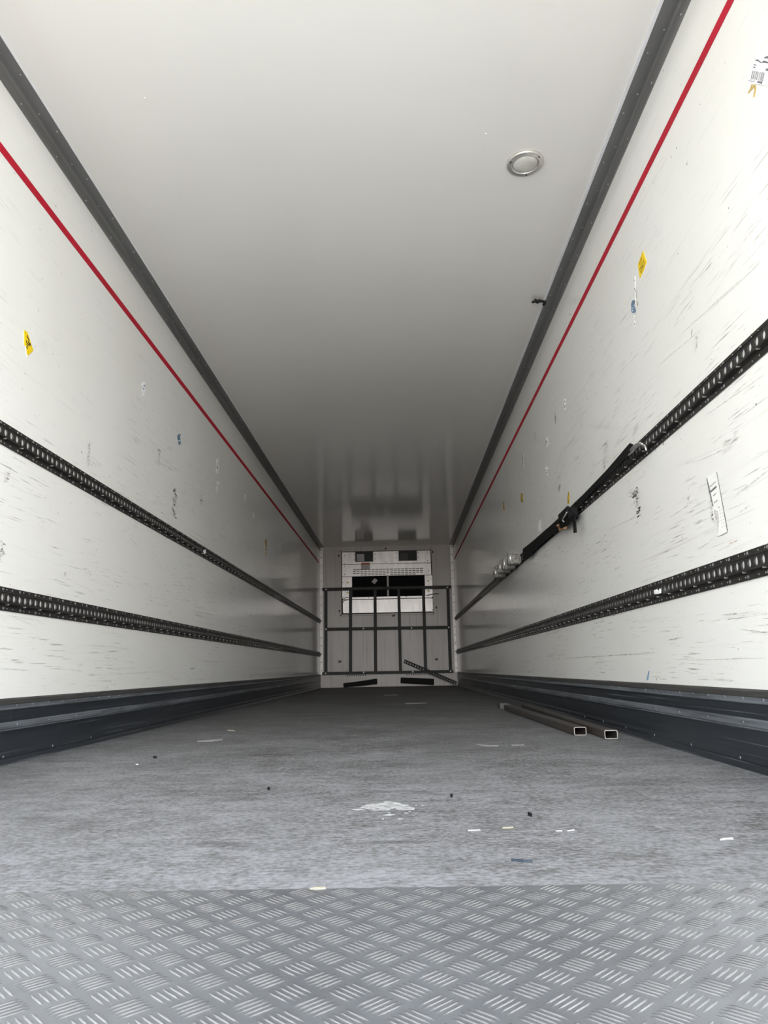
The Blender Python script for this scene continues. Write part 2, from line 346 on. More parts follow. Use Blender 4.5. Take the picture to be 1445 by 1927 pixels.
# ------------------------------------------------------------------ the load space itself
KT = 0.232                                                  # kick plate height
def wall(s):
    mb = MB(); x0, x1 = (s * HW, s * (HW + 0.06))
    mb.box((min(x0, x1), Y0, KT - 0.01), (max(x0, x1), DEP + 0.06, HEI + 0.05), 0)
    for _ in range(900):                                    # random rubs, longest near pallet height
        y = 1.4 + random.random() ** 1.3 * 9.5; z = random.choice((random.uniform(0.26, 1.2), random.uniform(0.26, 1.9)))
        if s < 0 and random.random() < 0.35: continue
        if random.random() < 0.72: sliver(mb, s, y, z, 0.02 + random.random() ** 2 * 0.35, random.uniform(0.0006, 0.0024), random.gauss(0, 0.10), random.choice((1, 1, 2)))
        else: sliver(mb, s, y, z, random.uniform(0.005, 0.022), random.uniform(0.0015, 0.004), random.uniform(-1.4, 1.4), 2)
    if s < 0:
        for (u, v, w_, h_, mi) in ((298, 805, 7, 16, 2), (299, 862, 6, 34, 1), (328, 945, 8, 60, 3), (345, 932, 8, 22, 1), (167, 848, 6, 30, 3), (166, 870, 6, 18, 2), (379, 937, 7, 26, 3), (369, 938, 5, 12, 1),
                                   (12, 902, 8, 28, 3), (82, 934, 13, 8, 2), (63, 720, 6, 12, 1), (124, 796, 6, 6, 2), (175, 748, 5, 6, 2), (2, 1038, 10, 40, 3), (123, 1080, 6, 20, 3), (168, 1080, 5, 20, 2), (119, 1115, 5, 14, 2),
                                   (303, 1063, 6, 10, 2), (330, 1078, 12, 18, 2), (120, 1225, 6, 18, 1), (78, 1293, 10, 8, 2), (299, 1288, 14, 7, 2), (442, 1018, 4, 8, 2), (463, 1024, 5, 18, 3), (492, 1055, 4, 7, 2), (487, 1064, 4, 6, 2), (546, 1047, 3, 16, 2), (570, 1095, 3, 26, 2), (554, 1070, 3, 12, 2), (583, 1080, 2, 10, 1),
                                   (65, 782, 8, 6, 2), (350, 910, 10, 14, 1), (405, 1160, 12, 6, 2), (335, 826, 6, 14, 1), (40, 1240, 60, 8, 1), (505, 1240, 8, 4, 2), (484, 1180, 4, 12, 2)):
            cluster(mb, s, u, v, w_, h_, mi)
        for a, b_, wd in (((150, 1038), (186, 1062), 0.005), ((95, 1088), (128, 1098), 0.004), ((120, 1000), (128, 960), 0.002), ((60, 985), (118, 1012), 0.002), ((400, 1260), (560, 1256), 0.006), ((195, 1270), (330, 1262), 0.004), ((300, 870), (410, 940), 0.004), ((200, 780), (330, 865), 0.003), ((0, 1258), (60, 1262), 0.004), ((410, 1140), (440, 1146), 0.004), ((200, 1085), (330, 1115), 0.003)):
            scratch(mb, s, a, b_, wd, 1)
    else:
        for (u, v, w_, h_, mi) in ((1199, 948, 10, 66, 3), (1192, 935, 18, 26, 2), (1052, 915, 7, 38, 1), (1061, 868, 9, 16, 1), (1140, 848, 9, 32, 3), (1137, 870, 8, 26, 2), (1028, 880, 5, 28, 3), (1006, 822, 5, 18, 3), (983, 875, 5, 24, 3),
                                   (1046, 785, 5, 20, 3), (1028, 840, 6, 26, 3), (1147, 802, 6, 16, 1), (1118, 806, 7, 18, 1), (1195, 810, 18, 16, 1), (1096, 852, 8, 8, 2), (1198, 560, 3, 46, 3), (1196, 600, 3, 26, 3), (1275, 598, 8, 8, 2), (1300, 545, 4, 20, 2), (1246, 660, 10, 8, 2), (1310, 645, 10, 26, 1),
                                   (1370, 838, 26, 24, 1), (1384, 820, 20, 18, 1), (1300, 870, 16, 10, 2), (1294, 940, 6, 22, 2), (1340, 960, 6, 46, 1), (1405, 955, 6, 8, 2), (1405, 920, 8, 14, 1), (1298, 1155, 8, 6, 2), (1208, 1152, 8, 6, 2), (1204, 1160, 12, 4, 2), (1276, 1170, 3, 18, 2), (1333, 1205, 5, 8, 1), (1184, 1225, 4, 5, 2),
                                   (1060, 905, 4, 14, 1), (912, 1155, 3, 28, 3), (909, 1188, 2, 8, 2), (876, 1250, 2, 10, 2), (908, 1040, 2, 10, 2), (910, 1070, 2, 12, 2), (896, 1090, 2, 18, 2), (1000, 890, 6, 8, 1), (1150, 195, 5, 14, 2), (1420, 240, 8, 10, 2), (1380, 310, 4, 12, 2), (1232, 430, 5, 8, 2), (1360, 1250, 10, 5, 2), (1380, 1276, 60, 6, 1), (1402, 1240, 60, 8, 1)):
            cluster(mb, s, u, v, w_, h_, mi)
        for a, b_, wd in (((1040, 1240), (1240, 1228), 0.007), ((1340, 1278), (1384, 1281), 0.007), ((1365, 1158), (1420, 1150), 0.004), ((1300, 1242), (1440, 1238), 0.004), ((1392, 1184), (1445, 1190), 0.005), ((1115, 1040), (1165, 1000), 0.003), ((1300, 972), (1332, 955), 0.004), ((1120, 1008), (1250, 948), 0.004), ((1250, 520), (1330, 420), 0.0015), ((1270, 640), (1400, 520), 0.002), ((1225, 700), (1330, 610), 0.002), ((1330, 780), (1445, 700), 0.003), ((1230, 230), (1330, 75), 0.0012), ((1080, 700), (1140, 610), 0.003), ((1330, 590), (1445, 480), 0.0015)):
            scratch(mb, s, a, b_, wd, random.choice((1, 1, 2)))
        scratch(mb, s, (1372, 1023), (1388, 1016), 0.007, 4)
    return structure(mb.build('wall_left' if s < 0 else 'wall_right', ['wall_l' if s < 0 else 'wall_r', 'scuffgrey', 'scuffdark', 'gum', 'rust']))
wall(-1); wall(1)
mb = MB(); mb.box((-HW - 0.06, DEP, -0.05), (HW + 0.06, DEP + 0.08, HEI + 0.05))
P = onfront(824, 1030); mb.box((P.x - 0.006, DEP - 0.003, 0.25), (P.x + 0.006, DEP, HEI - 0.02))          # panel joint cover
structure(mb.build('wall_back', ['front']))
mb = MB(); mb.box((-HW - 0.06, Y0, HEI), (HW + 0.06, DEP + 0.06, HEI + 0.06))
for u, v, r_ in ((273, 185, 0.005), (914, 252, 0.006), (885, 780, 0.008)):
    P = onceil(u, v); mb.lathe([(r_, 0), (r_ * 0.6, -0.002)], 14, 0, Matrix.Translation((P.x, P.y, HEI)))
structure(mb.build('ceiling', ['ceil']))
# floor with its white paint splash and pale rubbed patches
PE = 1.137
mb = MB(); mb.box((-HW - 0.06, PE, -0.06), (HW + 0.06, DEP + 0.06, 0.0))
def blotch(u, v, wpx, hpx, n, mi, z=0.0008, jag=0.3):
    P = []
    for k in range(n):
        t = 2 * PI * k / n; r = 1 - jag * random.random()
        q = onfloor(u + wpx / 2 * r * math.cos(t), v + hpx / 2 * r * math.sin(t)); P.append((q.x, q.y, z))
    mb.add(P, [list(range(n))], mi)
def floor_poly(pts, mi, z=0.0008):
    mb.add([(*onfloor(*p)[:2], z) for p in pts], [list(range(len(pts)))], mi)
for pts in (((677, 1521), (690, 1514), (712, 1512), (728, 1508), (745, 1510), (762, 1515), (781, 1521), (779, 1525), (750, 1525), (742, 1521), (731, 1526), (700, 1526), (690, 1523)),
            ((661, 1524), (676, 1522), (690, 1525), (676, 1526)), ((719, 1535), (732, 1532), (745, 1533), (735, 1536)), ((742, 1542), (756, 1540), (764, 1541), (750, 1544)), ((768, 1535), (782, 1534), (778, 1536))):
    floor_poly(pts, 1)
for _ in range(26):
    blotch(random.gauss(722, 42), random.gauss(1522, 7), random.uniform(4, 12), random.uniform(1, 2.4), 7, 1, 0.0009)
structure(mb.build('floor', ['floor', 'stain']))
# coving between walls and ceiling: a rounded angle with two rows of rivets and a white edge strip
CV = 0.066
def coving(s, name):
    mb = MB(); c = CV; z = HEI; t = 0.004; r = 0.010
    prof = [(0, z - c), (t, z - c), (t, z - r - t)] + [(t + r - r * math.cos(k / 6 * PI / 2), z - t - r + r * math.sin(k / 6 * PI / 2)) for k in range(1, 6)] + [(t + r, z - t), (c, z - t), (c, z), (0, z)]
    mb.extrude(prof, Y0, DEP, s, 0, True)
    mb.extrude([(c, z - 0.006), (c + 0.014 if s > 0 else c + 0.005, z - 0.006), (c + 0.014 if s > 0 else c + 0.005, z), (c, z)], Y0, DEP, s, 1, True)
    for k in range(43):
        y = 0.60 + k * 0.298
        R1 = Matrix.Translation((s * (HW - t), y, z - 0.045)) @ Matrix.Rotation(-s * PI / 2, 4, 'Y')
        mb.lathe([(0.0045, 0), (0.003, 0.002)], 8, 2, R1)
        for dx, dy in ((0.022, 0.10), (0.048, 0.20)):
            R2 = Matrix.Translation((s * (HW - dx), y + dy, z - t)) @ Matrix.Rotation(PI, 4, 'X')
            mb.lathe([(0.004, 0), (0.0028, 0.0015)], 8, 2, R2)
    return structure(mb.build(name, ['cove', 'pvc', 'alu']))
coving(-1, 'trim_1'); coving(1, 'trim_2')
# kick plates
def kick(s):
    mb = MB()
    up = [(-0.03, KT), (0.002, KT), (0.006, KT - 0.006), (0.006, 0.212), (0.003, 0.208)]
    lip = [(0.003, 0.208), (0.003, 0.199), (0.010, 0.195), (0.010, 0.192)]
    p1 = [(0.010, 0.192), (0.006, 0.186), (0.006, 0.148)]
    rid = [(0.006, 0.148), (0.011, 0.144), (0.011, 0.126), (0.007, 0.122), (0.007, 0.118)]
    p2 = [(0.007, 0.118), (0.004, 0.112), (0.004, 0.045), (0.006, 0.036)]
    base = [(0.006, 0.036), (0.009, 0.034), (0.009, 0.024), (0.006, 0.022), (0.008, 0.018), (0.012, 0.004), (0.016, 0.0), (-0.03, 0.0)]
    for pr, mi in ((up, 2), (lip, 1), (p1, 0), (rid, 1), (p2, 0), (base, 0)): mb.extrude(pr, Y0, DEP, s, mi)
    mb.extrude([(-0.03, 0), (-0.03, KT)], Y0, DEP, s, 0)
    for _ in range(46 if s < 0 else 12):                    # slanting pallet scratches on the upper panel
        sliver(mb, s, random.uniform(2.6, 6.0) if s < 0 else random.uniform(1.9, 4.0), random.uniform(0.158, 0.180), random.uniform(0.012, 0.038), random.uniform(0.0005, 0.0011), -1.05 * 1, 1, 0.0066)
    y = 0.0; k = 0
    while y < DEP - 0.1:
        for zz, d, st in ((0.2035, 0.003, 1), (0.135, 0.011, 2), (0.029, 0.009, 3)):
            if k % st == 0:
                T = Matrix.Translation((s * (HW - d), y + 0.05 * (zz < 0.1), zz)) @ Matrix.Rotation(-s * PI / 2, 4, 'Y')
                mb.lathe([(0.005, 0), (0.005, 0.001), (0.003, 0.002)], 8, 1, T)
        y += 0.125; k += 1
    return structure(mb.build('baseboard_left' if s < 0 else 'baseboard_right', ['kick', 'kicklip', 'lipgrey']))
kick(-1); kick(1)
# front wall: aluminium corner posts and the scuffed skirting sheet
for s, nm in ((-1, 'trim_3'), (1, 'trim_4')):
    mb = MB(); x0 = s * HW; x1 = s * (HW - 0.05); mb.bbox((min(x0, x1), DEP - 0.012, KT), (max(x0, x1), DEP, HEI - 0.01), 0.003)
    for k in range(16):
        T = Matrix.Translation((s * (HW - 0.022), DEP - 0.012, 0.30 + k * 0.1465)) @ Matrix.Rotation(PI / 2, 4, 'X')
        mb.lathe([(0.009, 0), (0.009, 0.003), (0.005, 0.005)], 8, 1, T)
    structure(mb.build(nm, ['alu_dull', 'black']))
mb = MB(); mb.bbox((-HW + 0.01, DEP - 0.010, 0.0), (HW - 0.01, DEP, 0.235), 0.003)
for cu, n in ((672, 9), (790, 12)):
    P = onfront(cu, 1279)
    for k in range(n): mb.box((P.x + (k - n / 2) * 0.04, DEP - 0.012, 0.195), (P.x + (k - n / 2) * 0.04 + 0.018, DEP - 0.009, 0.215), 1)
structure(mb.build('baseboard_back', ['front', 'black']))
# ------------------------------------------------------------------ tread plate at the doorway: real five-bar relief
mb = MB(); mb.box((-HW - 0.06, Y0, -0.06), (HW + 0.06, PE - 0.001, 0.0005), 0)
cell = 0.0418
for i in range(-95, 96):
    for j in range(-95, 96):
        cx = (i - j) * cell / math.sqrt(2); cyy = PE - 0.02 - (i + j) * cell / math.sqrt(2)
        if not (-HW + 0.01 < cx < HW - 0.01 and 0.1 < cyy < PE - 0.018): continue
        ang = PI / 4 if (i % 2 == 0) else -PI / 4
        if (i + j) % 2: ang = -ang
        ang = PI / 4 if (i + j) % 2 == 0 else -PI / 4
        d = Vector((math.cos(ang), math.sin(ang), 0)); nrm = Vector((-d.y, d.x, 0))
        for k in range(-2, 3):
            c = Vector((cx, cyy, 0.0005)) + nrm * k * 0.0071; L = 0.0198 - 0.0010 * abs(k); wv = 0.00145; h = 0.0012
            vs = [c - d * L, c - d * L * 0.5 + nrm * wv, c + d * L * 0.5 + nrm * wv, c + d * L, c + d * L * 0.5 - nrm * wv, c - d * L * 0.5 - nrm * wv,
                  c - d * L * 0.6 + Vector((0, 0, h)), c + d * L * 0.6 + Vector((0, 0, h))]
            mb.add(vs, [(0, 1, 6), (1, 2, 7, 6), (2, 3, 7), (3, 4, 7), (4, 5, 6, 7), (5, 0, 6)], 1, True)
tp = mb.build('tread_plate', ['tread', 'treadbar'])
tag(tp, 'aluminium five-bar tread plate across the floor at the doorway', 'floor plate')
# ------------------------------------------------------------------ red load lines
for s, lab in ((-1, 'red load limit stripe along the left wall'), (1, 'red load limit stripe along the right wall')):
    mb = MB(); mb.extrude([(0.0007, 2.207), (0.0016, 2.207), (0.0016, 2.243), (0.0007, 2.243)], Y0 + 0.02, DEP - 0.25, s, 0, True)
    tag(mb.build('load_line', ['red']), lab, 'stripe', 'red load lines')
# ------------------------------------------------------------------ lashing rails
mb = MB(); mb.lathe([(0.0058, 0), (0.0058, 0.0012), (0.0038, 0.0012), (0.0038, 0.0003), (0.0018, 0.0003), (0.0018, 0.0009)], 10, 0)
SCREW = mb.mesh_only('screw', ['screwhead'])
SLOT = 0.0395
def rail(s, zb, label, y_from=1.1):
    root = thing('lashing_rail', label, 'rail', (s * HW, DEP / 2, zb), 'perforated lashing rails')
    y1 = DEP - 0.02; hgt = 0.085
    mb = MB()
    joints = [y_from] + [q for q in ((2.95, 5.95, 8.95, 11.95) if s < 0 else (3.35, 6.35, 9.35, 12.3))] + [y1]
    for a, b_ in zip(joints[:-1], joints[1:]):
        a += 0.0015; b_ -= 0.0015
        Z = lambda prof: [(d, zb + h) for d, h in prof]
        mb.extrude(Z([(0, .085), (.004, .085), (.004, .069), (.013, .067), (.017, .0655), (.017, .0635), (.014, .062)]), a, b_, s)
        mb.extrude(Z([(.014, .029), (.017, .0275), (.017, .0245), (.008, .0235), (.006, .0215), (.009, .0195), (.009, .0185), (.004, .018), (.004, 0), (0, 0)]), a, b_, s)
        n = int((b_ - a) / SLOT); pit = (b_ - a) / n
        h0, h1 = .029, .062; hc = (h0 + h1) / 2; rw, rh = pit * 0.295, 0.0140
        for k in range(n):
            yc = a + (k + 0.5) * pit; per = []
            for q in range(16):
                e_ = q // 4; f = (q % 4) / 4 * 2 - 1
                per.append(((f, -1), (1, f), (-f, 1), (-1, -f))[e_])
            vs = []
            for px, pz in per: vs.append((s * (HW - .014), yc + px * pit / 2, zb + hc + pz * (h1 - h0) / 2))
            for px, pz in per:
                l = math.hypot(px, pz); vs.append((s * (HW - .014), yc + px / l * rw, zb + hc + pz / l * rh))
            for px, pz in per:
                l = math.hypot(px, pz); vs.append((s * (HW - .0090), yc + px / l * rw * 0.96, zb + hc + pz / l * rh * 0.97))
            fs = [(q, (q + 1) % 16, 16 + (q + 1) % 16, 16 + q) for q in range(16)] + [(16 + q, 16 + (q + 1) % 16, 32 + (q + 1) % 16, 32 + q) for q in range(16)]
            mb.add(vs, fs, 0)
            if k % 3 == 1 and yc < 9:                       # little spring clips in the lower groove
                mb.box((min(s * (HW - .006), s * (HW - .0176)), yc - 0.0018, zb + 0.020), (max(s * (HW - .006), s * (HW - .0176)), yc + 0.0018, zb + 0.0245), 2)
        for hz, off in ((.077, 0), (.009, 0.3)):            # small bright fixing holes
            for k in range(n):
                if k % 3 == 0: continue
                yc = a + (k + 0.5 + off) * pit
                T = Matrix.Translation((s * (HW - .004), yc, zb + hz)) @ Matrix.Rotation(-s * PI / 2, 4, 'Y')
                mb.lathe([(0.0028, 0), (0.002, 0.0008)], 6, 1, T)
    mb.build('rail_profile', ['rail', 'alu', 'screwhead'], root)
    mb = MB(); mb.extrude([(0.0005, zb + .029), (0.0085, zb + .029), (0.0085, zb + .062), (0.0005, zb + .062)], y_from + 0.01, y1 - 0.01, s, 0, True)
    mb.build('back_strip', ['railback'], root)
    rest = MB(); cnt = 0; spots = []
    k = 0
    while y_from + 0.06 + k * SLOT * 3 < y1 - 0.03:
        yy = y_from + 0.06 + k * SLOT * 3
        spots.append((yy, .077)); spots.append((yy + 0.012, .009)); k += 1
    for yy, hz in spots:
        loc = (s * (HW - .004), yy, zb + hz)
        if yy < 1.9: continue
        if cnt < 100:
            linked('screw', SCREW, root, loc, (0, -s * PI / 2, 0)); cnt += 1
        else:
            rest.lathe([(0.0068, 0), (0.0045, 0.0016)], 6, 0, Matrix.Translation(loc) @ Matrix.Rotation(-s * PI / 2, 4, 'Y'))
    o = rest.build('far_screws', ['screwhead'], root); o['kind'] = 'stuff'
    return root
rail(-1, 1.136, 'upper perforated dark lashing rail on the left wall')
rail(-1, 0.5426, 'lower perforated dark lashing rail on the left wall')
rail(1, 1.136, 'upper perforated dark lashing rail on the right wall, behind the strap')
rail(1, 0.5426, 'lower perforated dark lashing rail on the right wall')
# ------------------------------------------------------------------ ceiling lamps
def lamp_first():
    P = (0.825, 2.875, HEI)
    root = thing('ceiling_lamp', '', 'lamp', P, 'round lamps in the ceiling')
    T = Matrix.Translation(P) @ Matrix.Rotation(PI, 4, 'X')
    mb = MB(); mb.lathe([(0.0835, 0), (0.0835, 0.007), (0.081, 0.011), (0.078, 0.012), (0.066, 0.010), (0.0635, 0.013), (0.060, 0.012), (0.058, 0.004), (0.058, 0.001)], 48, 0, T)
    mb.build('bezel', ['bezel'], root)
    mb = MB(); mb.lathe([(0.0585, 0.002)] + [(0.0575 * math.cos(k / 8 * PI / 2), 0.005 + 0.016 * math.sin(k / 8 * PI / 2)) for k in range(8)] + [(0.002, 0.021)], 40, 0, T)
    mb.build('lens', ['lens'], root)
    for k in range(3):
        t = 2 * PI * k / 3 + 0.75
        mb = MB(); mb.lathe([(0.0042, 0.010), (0.0042, 0.0128), (0.002, 0.0135)], 10, 0, T @ Matrix.Translation((0.0725 * math.cos(t), 0.0725 * math.sin(t), 0)))
        mb.build('screw', ['black'], root)
    return root
lamp = lamp_first()
def copy_thing(src):
    c = src.copy(); COL.objects.link(c)
    for ch in list(src.children):
        d = ch.copy(); COL.objects.link(d); d.parent = c
    return c
for (x, y, lab) in ((0.825, 2.875, 'largest round ceiling lamp, on the right near the doorway'), (-0.812, 5.833, 'round ceiling lamp on the left half of the ceiling, second from the doorway'),
                    (0.815, 8.80, 'small round ceiling lamp beside the right coving, third from the doorway'), (-0.808, 11.746, 'tiny round ceiling lamp at the dark left front end of the ceiling')):
    o = lamp if y < 3 else copy_thing(lamp)
    o.location = (x, y, HEI); o['label'] = lab
# ------------------------------------------------------------------ refrigeration unit in the front wall
def fx(u, v, d=0.0): return onfront(u, v, d)
def frect(mb, u0, v0, u1, v1, d0, d1, mi=0, bev=0.0):
    a, b_ = fx(u0, v0), fx(u1, v1); lo = (min(a.x, b_.x), DEP - d1, min(a.z, b_.z)); hi = (max(a.x, b_.x), DEP - d0, max(a.z, b_.z))
    (mb.bbox(lo, hi, bev, mi) if bev else mb.box(lo, hi, mi))
_k2 = lambda x, y: onfront(630 + x * .1384, 1020 + y * .1384)
_ul, _ur, _dl, _dr = _k2(70, 103), _k2(1338, 95), _k2(70, 1000), _k2(1338, 990)
def c2(x, y):                                              # the panel is a true rectangle on the wall
    X = (_ul.x + _dl.x) / 2 + (x - 70) / 1268 * ((_ur.x + _dr.x) / 2 - (_ul.x + _dl.x) / 2)
    Z = (_ul.z + _ur.z) / 2 + (y - 103) / 897 * ((_dl.z + _dr.z) / 2 - (_ul.z + _ur.z) / 2)
    return X, Z
def uf(X, Z, d=0.0): return Vector((X, DEP - d, Z))
def ur(mb, x0, y0, x1, y1, d0, d1, mi=0, bev=0.0):
    a, b_ = c2(x0, y0), c2(x1, y1); lo = (min(a[0], b_[0]), DEP - d1, min(a[1], b_[1])); hi = (max(a[0], b_[0]), DEP - d0, max(a[1], b_[1]))
    (mb.bbox(lo, hi, bev, mi) if bev else mb.box(lo, hi, mi))
unit = thing('refrigeration_unit', 'white refrigeration evaporator panel with black coil set in the front wall', 'cooling unit', tuple(fx(727, 1158)))
mb = MB(); ur(mb, 70, 103, 1338, 125, 0, 0.022, 0, .004); ur(mb, 70, 978, 1338, 1000, 0, 0.022, 0, .004); ur(mb, 70, 103, 90, 1000, 0, 0.022, 0, .004); ur(mb, 1322, 103, 1338, 1000, 0, 0.022, 0, .004)
mb.build('surround', ['front'], unit)
mb = MB(); ur(mb, 88, 122, 1324, 980, 0, 0.004); mb.build('backing', ['black'], unit)
def holed(mb, x0, y0, x1, y1, holes, d0, d1):              # panel cut round rectangular openings (rows share y)
    ys = sorted({y0, y1, *[h[1] for h in holes], *[h[3] for h in holes]})
    for a, b_ in zip(ys[:-1], ys[1:]):
        row = sorted([h for h in holes if h[1] <= a and h[3] >= b_]); x = x0
        for h in row:
            ur(mb, x, a, h[0], b_, d0, d1); x = h[2]
        ur(mb, x, a, x1, b_, d0, d1)
mb = MB(); holed(mb, 102, 135, 1312, 302, [(282, 135, 528, 272), (876, 135, 1126, 272)], 0.005, 0.030)
mb.build('fan_panel', ['unit'], unit)
for x0, x1 in ((282, 528), (876, 1126)):
    mb = MB(); ur(mb, x0, 135, x0 + 9, 272, 0.003, 0.036); ur(mb, x1 - 9, 135, x1, 272, 0.003, 0.036); ur(mb, x0, 264, x1, 272, 0.003, 0.036)
    xm = (x0 + x1) / 2 + 20
    ur(mb, x0 + 20, 160, xm - 20, 262, 0.004, 0.008, 1); 
    mb.build('air_outlet', ['duct', 'labelgrey' if x0 < 500 else 'duct'], unit)
slots = []
for r_, y in enumerate((380, 405, 430, 453)):
    for k in range(19):
        if r_ == 3 and (k < 2 or k > 16 or k == 9): continue
        slots.append((248 + k * 50.7, y - 5, 248 + k * 50.7 + 40, y + 5))
mb = MB(); holed(mb, 102, 308, 1312, 468, slots, 0.005, 0.030); mb.build('grille_panel', ['unit'], unit)
mb = MB(); ur(mb, 235, 465, 1222, 752, 0.004, 0.014)
for k in range(98): ur(mb, 240 + k * 10, 468, 243 + k * 10, 748, 0.014, 0.022)
mb.build('coil', ['coil'], unit)
for x0, x1, sd in ((102, 234, 0), (1223, 1322, 1)):
    mb = MB(); ur(mb, x0, 476, x1, 765, 0.005, 0.03); o = mb.build('side_plate', ['unit'], unit)
    mb = MB()
    for yy in (548, 685):
        xx = 175 if not sd else 1268
        a, b_, c = (uf(*c2(xx, yy - 16), 0.031), uf(*c2(xx + 18, yy + 12), 0.031), uf(*c2(xx - 18, yy + 12), 0.031)); mb.prism([a, b_, c], (0, -0.002, 0))
    mb.build('warning_triangle', ['warn'], o)
mb = MB(); ur(mb, 708, 462, 735, 752, 0.012, 0.034, 0, .003); mb.build('coil_bracket', ['labelgrey'], unit)
mb = MB(); ur(mb, 118, 752, 1310, 778, 0.005, 0.028, 0); mb.build('lower_strip', ['unit'], unit)
mb = MB(); ur(mb, 108, 786, 1322, 966, 0.005, 0.032, 0, .004); mb.build('lower_panel', ['unit'], unit)
mb = MB(); ur(mb, 360, 284, 480, 312, 0.030, 0.032); o = mb.build('warning_label', ['orange'], unit); o['label'] = 'orange warning label strip'
mb = MB(); ur(mb, 360, 313, 482, 376, 0.030, 0.0318); mb.build('notice_sheet', ['labelgrey'], unit)
mb = MB(); q = [uf(*c2(*p), 0.024) for p in ((543, 500), (586, 528), (542, 580), (498, 548))]; mb.prism(q, (0, -0.003, 0)); o = mb.build('tag_sticker', ['labelgrey'], unit); o['label'] = 'tilted pale square sticker on the coil'
for pts in (((112, 745), (130, 768), (160, 752), (200, 756), (235, 760)), ((235, 770), (180, 785), (130, 790), (112, 810))):
    mb = MB(); mb.tube([uf(*c2(*p), 0.04) for p in pts], 0.006, 6); mb.build('wire', ['black'], unit)
mb = MB(); mb.tube([uf(*c2(*p), d) for p, d in (((1235, 750), .035), ((1310, 736), .04), ((1360, 726), .03), ((1408, 730), .012))], 0.007, 6); mb.build('cable', ['black'], unit)
mb = MB(); mb.lathe([(0.008, 0), (0.008, 0.003), (0.004, 0.006)], 10, 0, Matrix.Rotation(PI / 2, 4, 'X')); UB = mb.mesh_only('bolt', ['black'])
for x, y in ((135, 178), (135, 297), (1268, 158), (1270, 274), (268, 172), (268, 243), (1138, 158), (1138, 228), (703, 286), (135, 330), (135, 438), (1273, 310), (1275, 417), (112, 552), (1303, 527), (112, 962), (1316, 940), (458, 765), (968, 757), (112, 815), (1312, 790), (560, 168), (556, 236), (845, 162), (845, 232)):
    linked('bolt', UB, unit, tuple(uf(*c2(x, y), 0.031)))
for x, y in ((57, 180), (62, 930), (1342, 157), (1366, 910), (700, 96), (797, 1002)):
    mb = MB(); ur(mb, x - 9, y - 13, x + 9, y + 13, 0.0, 0.035, 0, .004); mb.build('latch', ['duct'], unit)
# ------------------------------------------------------------------ small dark fittings on the front wall
def c1(x, y): return 580 + x * .2076, 1000 + y * .2076
for x, y, lab in ((286, 1180, 'small dark square fitting low on the front wall, left side'), (1162, 1160, 'small dark square fitting low on the front wall, right side'), (770, 763, 'small dark fitting just under the refrigeration unit')):
    P = fx(*c1(x, y)); mb = MB(); mb.bbox((P.x - 0.026, DEP - 0.012, P.z - 0.018), (P.x + 0.026, DEP, P.z + 0.018), 0.005)
    mb.lathe([(0.010, 0), (0.010, 0.006)], 10, 1, Matrix.Translation((P.x, DEP - 0.012, P.z)) @ Matrix.Rotation(PI / 2, 4, 'X'))
    tag(mb.build('wall_fitting', ['duct', 'steel']), lab, 'fitting', 'small fittings on the front wall')
# ------------------------------------------------------------------ steel frame bolted before the front wall
fr = thing('bulkhead_grid', 'grey steel tube grid frame standing against the front wall', 'frame', (0, DEP - 0.08, 0.23))
FD0, FD1 = 0.060, 0.102
def bar_c1(x0, y0, x1, y1, w_, d0, d1, name):              # a straight bar between two places, w_ wide
    A = fx(*c1(x0, y0)); B = fx(*c1(x1, y1)); A.y = B.y = DEP - d0; t = (B - A).normalized(); nn = Vector((-t.z, 0, t.x)) * (w_ / 2)
    mb = MB(); mb.prism([A - nn, B - nn, B + nn, A + nn], (0, -(d1 - d0), 0)); return mb.build(name, ['frame'], fr)
for (x0, y0, x1, y1) in ((163, 540, 163, 1290), (385, 540, 386, 1290), (606, 535, 612, 1288), (820, 530, 836, 1284), (1042, 528, 1063, 1280), (1262, 520, 1287, 1272)):
    bar_c1(x0, y0, x1, y1, 0.052, FD0, FD1, 'upright')
bar_c1(132, 530, 1292, 508, 0.052, FD0, FD1 + 0.006, 'rail')
bar_c1(150, 889, 1284, 871, 0.052, FD0 + 0.004, FD1 - 0.004, 'rail')
bar_c1(132, 1288, 1310, 1268, 0.048, FD0, FD1 + 0.006, 'rail')
mb = MB(); mb.lathe([(0.015, 0), (0.015, 0.003), (0.009, 0.003), (0.009, 0.009)], 12, 0, Matrix.Rotation(PI / 2, 4, 'X')); FB = mb.mesh_only('bolt', ['pvc'])
for x, y in ((162, 527), (1262, 508), (161, 888), (500, 882), (936, 876), (1273, 870), (157, 1287), (502, 1280), (948, 1273), (1290, 1267)):
    linked('bolt', FB, fr, tuple(fx(*c1(x, y), 0.109 if y not in (888, 882, 876, 870) else 0.103)))
